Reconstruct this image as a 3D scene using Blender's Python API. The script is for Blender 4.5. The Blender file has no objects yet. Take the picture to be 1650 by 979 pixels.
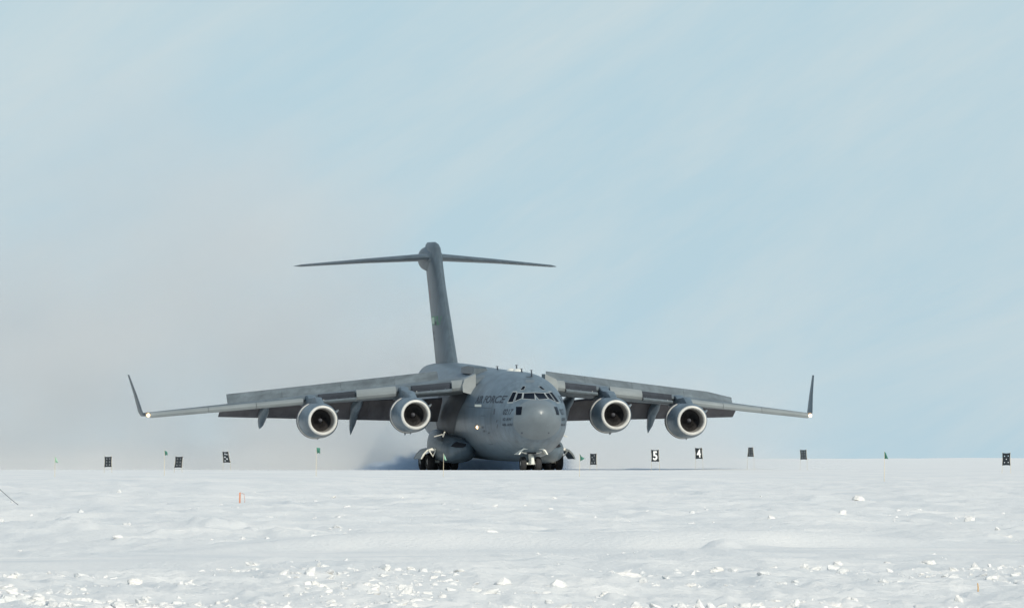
import bpy, bmesh, math, random
import numpy as np
from mathutils import Vector, Matrix
from mathutils.bvhtree import BVHTree

random.seed(7)
rng = np.random.default_rng(11)
R = math.radians
SC = bpy.context.scene
COL = SC.collection

# ------------------------------------------------------------------ camera
F = 30800.0            # focal length in pixels of the 1650 px wide photograph
HOR = 739.0            # horizon row
CAMZ = 1.65
cam_d = bpy.data.cameras.new("camera")
cam_d.sensor_width = 36.0
cam_d.lens = F / 1650.0 * 36.0
cam_d.clip_start = 1.0
cam_d.clip_end = 120000.0
cam = bpy.data.objects.new("camera", cam_d)
COL.objects.link(cam)
cam.location = (0, 0, CAMZ)
cam.rotation_euler = (R(90) + math.atan((HOR - 489.5) / F), 0, 0)
SC.camera = cam

# ------------------------------------------------------------------ sky and sun
SUN_EL, SUN_AZ = 31.0, 24.0     # azimuth: degrees to the right of straight behind the camera
world = bpy.data.worlds.new("World")
SC.world = world
world.use_nodes = True
wn, wl = world.node_tree.nodes, world.node_tree.links
for n in list(wn):
    wn.remove(n)
w_out = wn.new("ShaderNodeOutputWorld")
w_bg = wn.new("ShaderNodeBackground")
w_sky = wn.new("ShaderNodeTexSky")
w_sky.sky_type = 'NISHITA'
w_sky.sun_disc = False
w_sky.sun_elevation = R(SUN_EL)
w_sky.sun_rotation = R(180 - SUN_AZ)
w_sky.altitude = 0
w_sky.air_density = 1.0
w_sky.dust_density = 0.2
w_sky.ozone_density = 1.6
w_bg.inputs["Strength"].default_value = 0.10
# thin cirrus veil drawn over the clear sky
w_tc = wn.new("ShaderNodeTexCoord")
w_map = wn.new("ShaderNodeMapping")
w_map.inputs["Rotation"].default_value = (0, R(33), 0)
w_map2 = wn.new("ShaderNodeMapping")
w_map2.inputs["Scale"].default_value = (22, 22, 120)
w_map2.inputs["Location"].default_value = (0.4, 0, 0.35)
w_noise = wn.new("ShaderNodeTexNoise")
w_noise.inputs["Scale"].default_value = 1.0
w_noise.inputs["Detail"].default_value = 7.0
w_noise.inputs["Roughness"].default_value = 0.66
w_noise.inputs["Distortion"].default_value = 0.4
w_ramp = wn.new("ShaderNodeMapRange")
w_ramp.inputs["From Min"].default_value = 0.38
w_ramp.inputs["From Max"].default_value = 0.68
w_ramp.inputs["To Min"].default_value = 0.0
w_ramp.inputs["To Max"].default_value = 1.0
w_mix = wn.new("ShaderNodeMix")
w_mix.data_type = 'RGBA'
# the veil is thick towards the horizon and thin overhead, the same all the way round
w_sep = wn.new("ShaderNodeSeparateXYZ")
w_el = wn.new("ShaderNodeMapRange")
w_el.inputs["From Min"].default_value = 0.0
w_el.inputs["From Max"].default_value = 0.8
w_el.inputs["To Min"].default_value = 0.93
w_el.inputs["To Max"].default_value = 0.32
w_tint = wn.new("ShaderNodeMix")
w_tint.data_type = 'RGBA'
w_tint.inputs["A"].default_value = (4.35, 6.20, 7.35, 1)
w_tint.inputs["B"].default_value = (5.40, 6.65, 7.35, 1)
wl.new(w_tc.outputs["Generated"], w_sep.inputs["Vector"])
wl.new(w_sep.outputs["Z"], w_el.inputs["Value"])
wl.new(w_tc.outputs["Generated"], w_map.inputs["Vector"])
wl.new(w_map.outputs["Vector"], w_map2.inputs["Vector"])
wl.new(w_map2.outputs["Vector"], w_noise.inputs["Vector"])
wl.new(w_noise.outputs["Fac"], w_ramp.inputs["Value"])
wl.new(w_ramp.outputs["Result"], w_tint.inputs["Factor"])
wl.new(w_tint.outputs["Result"], w_mix.inputs["B"])
wl.new(w_el.outputs["Result"], w_mix.inputs["Factor"])
wl.new(w_sky.outputs["Color"], w_mix.inputs["A"])
wl.new(w_mix.outputs["Result"], w_bg.inputs["Color"])
wl.new(w_bg.outputs["Background"], w_out.inputs["Surface"])

sun_d = bpy.data.lights.new("sun", 'SUN')
sun_d.energy = 3.5
sun_d.angle = R(0.5)
sun_d.color = (1.0, 0.925, 0.78)
sun = bpy.data.objects.new("sun", sun_d)
COL.objects.link(sun)
sdir = Vector((math.sin(R(SUN_AZ)) * math.cos(R(SUN_EL)), -math.cos(R(SUN_AZ)) * math.cos(R(SUN_EL)), math.sin(R(SUN_EL))))
sun.rotation_euler = sdir.to_track_quat('Z', 'Y').to_euler()
sun.location = (0, 0, 60)

SC.view_settings.view_transform = 'Standard'
SC.view_settings.look = 'None'
SC.view_settings.exposure = 0.0
SC.view_settings.gamma = 1.0
SC.view_settings.use_curve_mapping = False
SC.render.engine = 'CYCLES'
SC.cycles.use_denoising = True
SC.cycles.max_bounces = 6
SC.cycles.diffuse_bounces = 3
SC.cycles.volume_bounces = 3
SC.cycles.volume_step_rate = 1.0

# ------------------------------------------------------------------ helpers
def mat(name, color, rough=0.6, metallic=0.0, noise=0.0, nscale=1.0, stretch=(1, 1, 1), bump=0.0, bscale=5.0,
        emit=None, spec=0.5, tint=None, coat=0.0, streak=0.0):
    m = bpy.data.materials.new(name)
    m.use_nodes = True
    nt = m.node_tree
    b = nt.nodes["Principled BSDF"]
    b.inputs["Base Color"].default_value = (*color, 1)
    b.inputs["Roughness"].default_value = rough
    b.inputs["Metallic"].default_value = metallic
    b.inputs["Specular IOR Level"].default_value = spec
    if coat:
        b.inputs["Coat Weight"].default_value = coat
    tc = nt.nodes.new("ShaderNodeTexCoord")
    if noise:
        mp = nt.nodes.new("ShaderNodeMapping")
        mp.inputs["Scale"].default_value = stretch
        nz = nt.nodes.new("ShaderNodeTexNoise")
        nz.inputs["Scale"].default_value = nscale
        nz.inputs["Detail"].default_value = 6
        nz.inputs["Roughness"].default_value = 0.6
        mr = nt.nodes.new("ShaderNodeMapRange")
        mr.inputs["From Min"].default_value = 0.3
        mr.inputs["From Max"].default_value = 0.7
        mx = nt.nodes.new("ShaderNodeMix")
        mx.data_type = 'RGBA'
        c2 = tint if tint else tuple(c * (1 - noise) for c in color)
        mx.inputs["A"].default_value = (*c2, 1)
        mx.inputs["B"].default_value = (*[min(1, c * (1 + noise)) for c in color], 1)
        nt.links.new(tc.outputs["Object"], mp.inputs["Vector"])
        nt.links.new(mp.outputs["Vector"], nz.inputs["Vector"])
        nt.links.new(nz.outputs["Fac"], mr.inputs["Value"])
        nt.links.new(mr.outputs["Result"], mx.inputs["Factor"])
        col_out = mx.outputs["Result"]
        if streak:
            mp2 = nt.nodes.new("ShaderNodeMapping")
            mp2.inputs["Scale"].default_value = (2.2, 2.6, 0.30)
            n2 = nt.nodes.new("ShaderNodeTexNoise")
            n2.inputs["Scale"].default_value = 1.3
            n2.inputs["Detail"].default_value = 5
            r2 = nt.nodes.new("ShaderNodeMapRange")
            r2.inputs["From Min"].default_value = 0.42
            r2.inputs["From Max"].default_value = 0.66
            r2.inputs["To Min"].default_value = 0.0
            r2.inputs["To Max"].default_value = streak
            m2 = nt.nodes.new("ShaderNodeMix")
            m2.data_type = 'RGBA'
            m2.inputs["B"].default_value = (*[c * 0.45 for c in color], 1)
            nt.links.new(tc.outputs["Object"], mp2.inputs["Vector"])
            nt.links.new(mp2.outputs["Vector"], n2.inputs["Vector"])
            nt.links.new(n2.outputs["Fac"], r2.inputs["Value"])
            nt.links.new(r2.outputs["Result"], m2.inputs["Factor"])
            nt.links.new(col_out, m2.inputs["A"])
            col_out = m2.outputs["Result"]
        nt.links.new(col_out, b.inputs["Base Color"])
    if bump:
        nb = nt.nodes.new("ShaderNodeTexNoise")
        nb.inputs["Scale"].default_value = bscale
        nb.inputs["Detail"].default_value = 4
        bp = nt.nodes.new("ShaderNodeBump")
        bp.inputs["Strength"].default_value = bump
        bp.inputs["Distance"].default_value = 0.05
        nt.links.new(tc.outputs["Object"], nb.inputs["Vector"])
        nt.links.new(nb.outputs["Fac"], bp.inputs["Height"])
        nt.links.new(bp.outputs["Normal"], b.inputs["Normal"])
    if emit:
        b.inputs["Emission Color"].default_value = (*emit[:3], 1)
        b.inputs["Emission Strength"].default_value = emit[3]
    return m

M = {}
M['paint'] = mat("grey_paint", (0.120, 0.162, 0.198), 0.40, noise=0.22, nscale=0.9, stretch=(1.6, 0.5, 0.45), streak=0.35)
M['paint_wing'] = mat("wing_grey_paint", (0.132, 0.160, 0.178), 0.5, noise=0.30, nscale=0.8, stretch=(0.5, 1.5, 2.0), streak=0.3)
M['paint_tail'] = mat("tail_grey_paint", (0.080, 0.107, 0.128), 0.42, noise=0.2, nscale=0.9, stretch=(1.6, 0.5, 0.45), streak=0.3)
M['radome'] = mat("radome_paint", (0.143, 0.170, 0.187), 0.38, noise=0.12, nscale=0.8)
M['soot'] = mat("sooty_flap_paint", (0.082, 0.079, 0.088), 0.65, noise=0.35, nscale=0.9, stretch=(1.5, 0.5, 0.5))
M['root_shade'] = mat("painted_root_shade", (0.050, 0.058, 0.072), 0.6, noise=0.4, nscale=0.8, stretch=(1, 0.5, 1.5))
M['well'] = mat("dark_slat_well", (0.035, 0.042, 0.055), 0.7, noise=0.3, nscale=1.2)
M['slat'] = mat("slat_paint", (0.24, 0.265, 0.27), 0.45, noise=0.12, nscale=0.9, stretch=(0.6, 1, 2))
M['lip'] = mat("bare_metal_lip", (0.60, 0.59, 0.555), 0.36, metallic=0.0, noise=0.12, nscale=2.0)
M['duct'] = mat("intake_duct", (0.32, 0.31, 0.295), 0.5, noise=0.15, nscale=1.5)
M['fan'] = mat("dark_fan_metal", (0.085, 0.083, 0.085), 0.5, metallic=0.2)
M['spinner'] = mat("spinner_paint", (0.10, 0.105, 0.12), 0.4)
M['rubber'] = mat("tyre_rubber", (0.018, 0.018, 0.02), 0.8, noise=0.3, nscale=3)
M['hub'] = mat("wheel_hub", (0.45, 0.46, 0.46), 0.45)
M['white'] = mat("white_gear_paint", (0.74, 0.74, 0.68), 0.45, noise=0.1, nscale=3)
M['glass'] = mat("cockpit_glass", (0.006, 0.009, 0.016), 0.25, spec=0.04)
M['frame'] = mat("window_frame", (0.30, 0.33, 0.34), 0.5)
M['mark'] = mat("dark_marking", (0.028, 0.036, 0.052), 0.6, noise=0.2, nscale=4)
M['mark_soft'] = mat("faded_marking", (0.07, 0.085, 0.105), 0.6)
M['strip'] = mat("formation_strip", (0.85, 0.82, 0.70), 0.5)
M['green'] = mat("tail_band_green", (0.03, 0.16, 0.085), 0.5)
M['palegreen'] = mat("tail_band_pale", (0.36, 0.50, 0.38), 0.5)
M['red'] = mat("tail_flag_red", (0.45, 0.24, 0.24), 0.6)
M['lamp'] = mat("landing_lamp", (1, 0.9, 0.7), 0.3, emit=(1.0, 0.72, 0.38, 5))
M['lampring'] = mat("lamp_bezel", (0.35, 0.24, 0.15), 0.5)
M['intake'] = mat("dark_intake_hole", (0.012, 0.014, 0.02), 0.8)
M['bamboo'] = mat("bamboo", (0.60, 0.52, 0.37), 0.7, noise=0.25, nscale=8)
M['greenflag'] = mat("green_flag_cloth", (0.045, 0.17, 0.125), 0.8, noise=0.3, nscale=6)
M['mintflag'] = mat("faded_green_flag_cloth", (0.30, 0.52, 0.38), 0.8, noise=0.2, nscale=6)
M['blackcloth'] = mat("black_marker_cloth", (0.010, 0.016, 0.022), 0.85, noise=0.3, nscale=4)
M['number'] = mat("white_number_paint", (0.82, 0.82, 0.80), 0.7)
M['orange'] = mat("orange_stake_paint", (0.52, 0.22, 0.13), 0.7, noise=0.25, nscale=9)
M['wire'] = mat("dark_cable", (0.06, 0.07, 0.08), 0.6)
M['stone'] = mat("dark_stone", (0.03, 0.03, 0.035), 0.8, noise=0.3, nscale=10)

def snow_material(name, bump=0.6, k=1.0):
    m = bpy.data.materials.new(name)
    m.use_nodes = True
    nt = m.node_tree
    b = nt.nodes["Principled BSDF"]
    b.inputs["Roughness"].default_value = 0.75
    b.inputs["Specular IOR Level"].default_value = 0.2
    geo = nt.nodes.new("ShaderNodeNewGeometry")
    mp = nt.nodes.new("ShaderNodeMapping")
    mp.inputs["Scale"].default_value = (0.35, 0.10, 0.6)
    nz = nt.nodes.new("ShaderNodeTexNoise")
    nz.inputs["Scale"].default_value = 1.0
    nz.inputs["Detail"].default_value = 7
    nz.inputs["Roughness"].default_value = 0.6
    mr = nt.nodes.new("ShaderNodeMapRange")
    mr.inputs["From Min"].default_value = 0.32
    mr.inputs["From Max"].default_value = 0.68
    mx = nt.nodes.new("ShaderNodeMix")
    mx.data_type = 'RGBA'
    mx.inputs["A"].default_value = (0.755 * k, 0.765 * k, 0.765 * k, 1)     # older, icier snow
    mx.inputs["B"].default_value = (0.895 * k, 0.878 * k, 0.85 * k, 1)     # fresh dry snow
    nt.links.new(geo.outputs["Position"], mp.inputs["Vector"])
    nt.links.new(mp.outputs["Vector"], nz.inputs["Vector"])
    nt.links.new(nz.outputs["Fac"], mr.inputs["Value"])
    nt.links.new(mr.outputs["Result"], mx.inputs["Factor"])
    nt.links.new(mx.outputs["Result"], b.inputs["Base Color"])
    nb = nt.nodes.new("ShaderNodeTexNoise")
    nb.inputs["Scale"].default_value = 8.0
    nb.inputs["Detail"].default_value = 8
    nb.inputs["Roughness"].default_value = 0.65
    bp = nt.nodes.new("ShaderNodeBump")
    bp.inputs["Strength"].default_value = bump
    bp.inputs["Distance"].default_value = 0.06
    nt.links.new(geo.outputs["Position"], nb.inputs["Vector"])
    nt.links.new(nb.outputs["Fac"], bp.inputs["Height"])
    nt.links.new(bp.outputs["Normal"], b.inputs["Normal"])
    return m
M['snow'] = snow_material("wind_packed_snow", 0.8)
M['crust'] = snow_material("broken_crust_snow", 0.8, 0.92)
M['clod'] = mat("clod_snow", (0.73, 0.72, 0.70), 0.75, noise=0.06, nscale=6, spec=0.2, bump=0.5, bscale=30)

def mesh_obj(name, verts, faces, material, parent=None, smooth=True, angle=40, recalc=True):
    me = bpy.data.meshes.new(name)
    me.from_pydata([tuple(v) for v in verts], [], faces)
    if recalc:
        bm = bmesh.new()
        bm.from_mesh(me)
        bmesh.ops.recalc_face_normals(bm, faces=bm.faces)
        bm.to_mesh(me)
        bm.free()
    if smooth:
        me.polygons.foreach_set("use_smooth", [True] * len(me.polygons))
        me.set_sharp_from_angle(angle=R(angle))
    me.update()
    me.materials.append(material)
    o = bpy.data.objects.new(name, me)
    COL.objects.link(o)
    if parent:
        o.parent = parent
    return o

def tag(o, label, cat, group=None):
    o["label"] = label
    o["category"] = cat
    if group:
        o["group"] = group
    return o

def empty(name, loc=(0, 0, 0), rz=0.0):
    o = bpy.data.objects.new(name, None)
    COL.objects.link(o)
    o.location = loc
    o.rotation_euler = (0, 0, rz)
    return o

class MB:
    """collects shapes into one mesh"""
    def __init__(self):
        self.v, self.f = [], []
    def add(self, verts, faces):
        o = len(self.v)
        self.v += [tuple(v) for v in verts]
        self.f += [tuple(i + o for i in f) for f in faces]
        return self
    def loft(self, rings, cap=True):
        n = len(rings[0])
        vs = [p for r in rings for p in r]
        fs = []
        for i in range(len(rings) - 1):
            for j in range(n):
                a, b = i * n + j, i * n + (j + 1) % n
                fs.append((a, b, b + n, a + n))
        if cap:
            fs.append(tuple(range(n)))
            fs.append(tuple(range((len(rings) - 1) * n, len(rings) * n)))
        return self.add(vs, fs)
    def tube(self, pts, r, seg=8):
        pts = [Vector(p) for p in pts]
        rr = r if isinstance(r, (list, tuple)) else [r] * len(pts)
        rings = []
        for i, p in enumerate(pts):
            d = (pts[min(i + 1, len(pts) - 1)] - pts[max(i - 1, 0)]).normalized()
            up = Vector((0, 0, 1)) if abs(d.z) < 0.9 else Vector((1, 0, 0))
            u = d.cross(up).normalized()
            w = d.cross(u)
            rings.append([p + (u * math.cos(2 * math.pi * k / seg) + w * math.sin(2 * math.pi * k / seg)) * rr[i] for k in range(seg)])
        return self.loft(rings)
    def box(self, lo, hi, bev=0.0):
        (x0, y0, z0), (x1, y1, z1) = lo, hi
        vs = [(x0, y0, z0), (x1, y0, z0), (x1, y1, z0), (x0, y1, z0), (x0, y0, z1), (x1, y0, z1), (x1, y1, z1), (x0, y1, z1)]
        fs = [(0, 3, 2, 1), (4, 5, 6, 7), (0, 1, 5, 4), (1, 2, 6, 5), (2, 3, 7, 6), (3, 0, 4, 7)]
        return self.add(vs, fs)
    def lathe(self, c, prof, axis='y', seg=40, closed=False):
        """prof: list of (offset along axis, radius)"""
        rings = []
        for (a, r) in prof:
            ring = []
            for k in range(seg):
                t = 2 * math.pi * k / seg
                if axis == 'y':
                    ring.append((c[0] + r * math.cos(t), c[1] + a, c[2] + r * math.sin(t)))
                else:
                    ring.append((c[0] + a, c[1] + r * math.cos(t), c[2] + r * math.sin(t)))
            rings.append(ring)
        if closed:
            rings.append(rings[0])
        return self.loft(rings, cap=False)
    def prism(self, poly, axis_vec):
        n = len(poly)
        p0 = [Vector(p) for p in poly]
        p1 = [p + Vector(axis_vec) for p in p0]
        fs = [tuple(range(n)), tuple(range(n, 2 * n))]
        for i in range(n):
            j = (i + 1) % n
            fs.append((i, j, j + n, i + n))
        return self.add(p0 + p1, fs)
    def build(self, name, material, parent=None, smooth=True, angle=40, recalc=True):
        return mesh_obj(name, self.v, self.f, material, parent, smooth, angle, recalc)

def pchip(xs, ys):
    xs, ys = np.array(xs, float), np.array(ys, float)
    h = np.diff(xs)
    dl = np.diff(ys) / h
    m = np.zeros_like(ys)
    m[0], m[-1] = dl[0], dl[-1]
    for i in range(1, len(xs) - 1):
        if dl[i - 1] * dl[i] > 0:
            w1, w2 = 2 * h[i] + h[i - 1], h[i] + 2 * h[i - 1]
            m[i] = (w1 + w2) / (w1 / dl[i - 1] + w2 / dl[i])
    def f(x):
        i = int(np.clip(np.searchsorted(xs, x) - 1, 0, len(xs) - 2))
        t = min(1, max(0, (x - xs[i]) / h[i]))
        return ((1 + 2 * t) * (1 - t) ** 2 * ys[i] + t * (1 - t) ** 2 * h[i] * m[i]
                + t * t * (3 - 2 * t) * ys[i + 1] + t * t * (t - 1) * h[i] * m[i + 1])
    return f

def sstep(a, b, x):
    t = np.clip((x - a) / (b - a), 0, 1)
    return t * t * (3 - 2 * t)

_perm = rng.random((256, 256))
def vnoise(x, y, seed=0):
    x = np.asarray(x, float) + seed * 17.37
    y = np.asarray(y, float) + seed * 9.71
    xi, yi = np.floor(x).astype(int), np.floor(y).astype(int)
    fx, fy = x - xi, y - yi
    fx, fy = fx * fx * (3 - 2 * fx), fy * fy * (3 - 2 * fy)
    a = _perm[xi & 255, yi & 255]; b = _perm[(xi + 1) & 255, yi & 255]
    c = _perm[xi & 255, (yi + 1) & 255]; d = _perm[(xi + 1) & 255, (yi + 1) & 255]
    return (a * (1 - fx) + b * fx) * (1 - fy) + (c * (1 - fx) + d * fx) * fy - 0.5
def fbm(x, y, octs=4, seed=0, gain=0.5):
    s, amp = 0, 1.0
    for o in range(octs):
        s = s + amp * vnoise(np.asarray(x) * 2 ** o, np.asarray(y) * 2 ** o, seed + o * 3)
        amp *= gain
    return s

# ------------------------------------------------------------------ the snow field
RUNZ = 0.83
D0 = 1400.0
def base_g(d):
    return RUNZ * sstep(150, 1250, d)
def smooth_band(x, d):
    """the smooth wind-swept hollow in the middle distance (0..1)"""
    u = x / d
    c = 318 + 14 * np.sin(u * 60 + 0.5) - 26 * np.clip(-u / 0.027 - 0.3, 0, 1)
    w = 36 - 12 * np.clip(-u / 0.027 - 0.3, 0, 1) - 12 * np.clip(u / 0.027 - 0.5, 0, 1)
    return np.exp(-np.abs((d - c) / w) ** 4)
def ground(x, d):
    x = np.asarray(x, float); d = np.asarray(d, float)
    z = base_g(d)
    near = 1 - sstep(700, 1150, d)
    sb = smooth_band(x, d) * near
    rough = (1 - 0.9 * sb) * near
    # long drifts lying across the view
    z = z + 0.30 * fbm(x / 9.0, d / 26.0, 3, 1) * near * (1 - 0.6 * sb)
    # sastrugi: sharp-crested small drifts
    r = 1 - np.abs(2 * fbm(x / 3.2, d / 8.0, 3, 4))
    z = z + 0.13 * (np.clip(r, 0, 1) ** 3 - 0.4) * rough
    z = z + 0.07 * fbm(x / 0.9, d / 2.4, 3, 7) * rough
    # the smooth hollow rises gently towards its back
    z = z + sb * 0.05 * sstep(290, 345, d) + 0.14 * np.exp(-((d - 362 - 10 * np.sin(x * 0.5)) / 14) ** 2) * np.clip(0.35 - x / d / 0.027 * 0.6, 0, 1)
    # a soft rounded mound and a lumpy ridge on the rim of the hollow
    z = z + 0.15 * np.exp(-(((x - 3.56) / 0.30) ** 2 + ((d - 326) / 1.6) ** 2) ** 1.7) + 0.07 * np.exp(-((x - 4.1) / 0.6) ** 2 - ((d - 327) / 1.8) ** 2)
    lr = np.exp(-((d - 368 + x * 1.2) / 12) ** 2) * sstep(-3.0, -5.2, x)
    z = z + lr * (0.10 + 0.26 * np.clip(fbm(x / 0.55, d / 5.0, 3, 41), 0, 1))
    # wind-cut ridges: short steep face towards the wind, long lee behind
    for i, (rd, amp, wav, x0, x1) in enumerate([(226, .05, 3, -99, 99), (247, .07, 4, -99, 99), (279, .09, 5, -99, 99), (331, .26, 9, -4.2, 7.0), (372, .10, 5, -99, 99),
                                      (398, .12, 6, -99, 99), (431, .12, 6, -99, 99), (472, .14, 7, -99, 99), (531, .15, 8, -99, 99), (598, .15, 9, -99, 99), (690, .16, 11, -99, 99), (800, .14, 12, -99, 99)]):
        line = rd + 0.035 * rd * fbm(x / (wav * 1.6), x * 0 + i, 3, 60 + i)
        a = amp * (np.clip(0.35 + 1.5 * fbm(x / wav, x * 0 + 5 * i, 2, 80 + i), 0, 1.2) if rd != 331 else sstep(x0 - 2.5, x0 + 2.5, x) * (1 - sstep(x1 - 2.5, x1 + 2.5, x)))
        up = sstep(line - 0.009 * rd, line, d)
        dn = 1 - sstep(line, line + 0.09 * rd, d)
        z = z + 1.15 * a * up * dn
    # uneven lip on the near edge of the runway
    z = z + 0.055 * fbm(x / 1.4, d / 30, 4, 95) * sstep(1250, 1330, d) * (1 - sstep(1375, 1392, d))
    # crumbly foreground
    fg = 1 - sstep(250, 285, d)
    cr = np.clip(fbm(x / 0.22, d / 0.9, 3, 51) + 0.3 * fbm(x / 1.5, d / 6, 2, 55), 0, 1)
    z = z + 0.075 * cr * fg + 0.05 * np.clip(fbm(x / 0.3, d / 1.4, 3, 58) - 0.1, 0, 1) * near * (1 - sb)
    # far undulation
    far = sstep(1700, 6000, d)
    z = z + far * (1.3 * fbm(x / 260.0, d / 2600.0, 3, 12) * np.clip(d / 6000, 0, 2.5) + 0.25)
    # low berm behind the aircraft, added to catch the wing's shadow
    z = z + 0.13 * np.exp(-((d - 1437 - 1.2 * np.sin(x * 0.3)) / 3.5) ** 2) * (0.75 + 0.9 * fbm(x / 1.8, d / 50, 2, 21)) * sstep(-14, -8, x) * (1 - sstep(18, 24, x))
    return z
def gz(x, d):
    return float(ground(np.array([x]), np.array([d]))[0])
def dist_for_row(py, x_px=825.0):
    lo, hi = 60.0, 30000.0
    for _ in range(60):
        m = math.sqrt(lo * hi)
        if F * (CAMZ - float(base_g(m))) / m > py - HOR:
            lo = m
        else:
            hi = m
    return lo
def at(px, d):
    return (px - 825.0) / F * d

u_in = np.linspace(-0.046, 0.046, 470)
step = 0.0006
outs = []
u = 0.046
while u < 5:
    step *= 1.28
    u += step
    outs.append(u)
U = np.concatenate([-np.array(outs[::-1]), u_in, np.array(outs)])
Dr = np.concatenate([np.array([-400, -200, -80, 0, 40, 80, 110, 140]), np.geomspace(150, 200, 60)[:-1], np.geomspace(200, 640, 1500)[:-1],
                     np.geomspace(640, 1380, 180)[:-1], np.linspace(1380, 1480, 70)[:-1], np.geomspace(1480, 45000, 110)])
DD, UU = np.meshgrid(Dr, U, indexing='ij')
XX = UU * np.maximum(DD, 120.0)
ZZ = ground(XX, DD)
nr, nc = DD.shape
V = np.stack([XX, DD, ZZ], -1).reshape(-1, 3)
idx = np.arange(nr * nc).reshape(nr, nc)
Q = np.stack([idx[:-1, :-1], idx[:-1, 1:], idx[1:, 1:], idx[1:, :-1]], -1).reshape(-1, 4)
def fast_mesh(name, V, Q, material, smooth=True):
    me = bpy.data.meshes.new(name)
    k = Q.shape[1]
    me.vertices.add(len(V)); me.vertices.foreach_set("co", V.astype(np.float32).ravel())
    me.loops.add(Q.size); me.loops.foreach_set("vertex_index", Q.astype(np.int32).ravel())
    me.polygons.add(len(Q))
    me.polygons.foreach_set("loop_start", (np.arange(len(Q)) * k).astype(np.int32))
    me.polygons.foreach_set("use_smooth", np.full(len(Q), smooth))
    me.update(calc_edges=True)
    me.validate()
    me.materials.append(material)
    o = bpy.data.objects.new(name, me)
    COL.objects.link(o)
    return o
gnd = fast_mesh("snow_ground", V, Q, M['snow'])
gnd["kind"] = "structure"

# ------------------------------------------------------------------ the aircraft
PSI = R(9.8)
CP, SP = math.cos(PSI), math.sin(PSI)
AX0 = at(872, D0)
plane = empty("transport_aircraft", (AX0, D0, RUNZ), PSI)
tag(plane, "grey four-engine military cargo jet with T-tail rolling on the snow runway", "aircraft")

def fit(px, py, y):
    """local (x, z) of a pixel for a point y metres behind the nose"""
    k = (px - 825.0) / F
    x = (k * (D0 + y * CP) - AX0 + y * SP) / (CP - k * SP)
    yw = D0 + x * SP + y * CP
    return x, CAMZ + (HOR - py) / F * yw - RUNZ

# --- fuselage
FY   = [0.0, 0.12, 0.35, 0.75, 1.3, 2.0, 2.7, 3.5, 4.4, 5.6, 7.2, 9.0, 11, 14, 20, 26, 31, 35, 39, 43, 47, 50.0, 51.2]
FTOP = [4.06, 4.42, 4.66, 4.88, 5.06, 5.26, 5.52, 5.98, 6.40, 6.78, 7.06, 7.22, 7.30, 7.37, 7.52, 7.70, 7.86, 7.98, 8.06, 8.08, 8.0, 7.85, 7.6]
FBOT = [4.06, 3.68, 3.38, 2.98, 2.52, 2.08, 1.74, 1.46, 1.20, 0.96, 0.76, 0.67, 0.64, 0.66, 0.74, 0.86, 1.1, 1.75, 2.8, 4.0, 5.3, 6.4, 6.9]
FHW  = [0.0, 0.42, 0.75, 1.15, 1.53, 1.90, 2.18, 2.43, 2.65, 2.88, 3.12, 3.28, 3.37, 3.41, 3.43, 3.42, 3.38, 3.2, 2.8, 2.2, 1.4, 0.6, 0.2]
ft, fb, fw = pchip(FY, FTOP), pchip(FY, FBOT), pchip(FY, FHW)
NS = 64
def fus_ring(y):
    t, b, w = ft(y), fb(y), fw(y)
    zc = b + (t - b) * 0.47
    ring = []
    for k in range(NS):
        a = 2 * math.pi * k / NS
        c, s = math.cos(a), math.sin(a)
        e = 2 / 2.12
        x = w * math.copysign(abs(c) ** e, c)
        z = zc + ((t - zc) if s > 0 else (zc - b)) * math.copysign(abs(s) ** e, s)
        ring.append((x, y, z))
    return ring
RAD = 1.75
ys_r = list(np.concatenate([np.array([0.004, 0.02, 0.05]), np.linspace(0.09, RAD, 18)]))
mb = MB(); mb.loft([fus_ring(y) for y in ys_r])
radome = mb.build("radome", M['radome'], plane)
ys_f = list(np.concatenate([np.linspace(RAD + 0.012, 9, 56), np.linspace(9.4, 51.2, 70)]))
mb = MB(); mb.loft([fus_ring(y) for y in ys_f])
fus = mb.build("fuselage", M['paint'], plane)
allm = MB(); allm.loft([fus_ring(y) for y in ys_r + ys_f])
bvh = BVHTree.FromPolygons([Vector(v) for v in allm.v], allm.f)
inv = Matrix.LocRotScale(Vector((AX0, D0, RUNZ)), Matrix.Rotation(PSI, 3, 'Z').to_quaternion(), None).inverted()
cam_l = inv @ Vector((0, 0, CAMZ))

def cast_px(px, py, tree=None):
    p = inv @ Vector(((px - 825.0) / F * 1000, 1000, CAMZ + (HOR - py) / F * 1000))
    d = (p - cam_l).normalized()
    h = (tree or bvh).ray_cast(cam_l + d * 1200, d)
    if h[0] is None:
        return None, None
    return h[0], (h[1] if h[1].dot(d) < 0 else -h[1])

def decal_from_quadgrid(name, corners, material, parent, off=0.012, n=6, thick=0.0, mirror=False, tree=None, tl=None):
    """corners: 4 px points (tl, tr, br, bl), laid onto the skin as a thin panel"""
    tlp, trp, brp, blp = [np.array(c, float) for c in corners]
    g = []
    for i in range(n + 1):
        row = []
        for j in range(n + 1):
            a, b = i / n, j / n
            p = (tlp * (1 - b) + trp * b) * (1 - a) + (blp * (1 - b) + brp * b) * a
            h, nn = cast_px(p[0], p[1], tree)
            if h is None:
                return None
            row.append(h + nn * off)
        g.append(row)
    vs = [p for r in g for p in r]
    fs = []
    for i in range(n):
        for j in range(n):
            a = i * (n + 1) + j
            fs.append((a, a + 1, a + n + 2, a + n + 1))
    o = mesh_obj(name, vs, fs, material, parent, recalc=False)
    res = [o]
    if mirror:
        o2 = mesh_obj(name, [(-v[0], v[1], v[2]) for v in vs], [tuple(reversed(f)) for f in fs], material, parent, recalc=False)
        res.append(o2)
    return res

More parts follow.
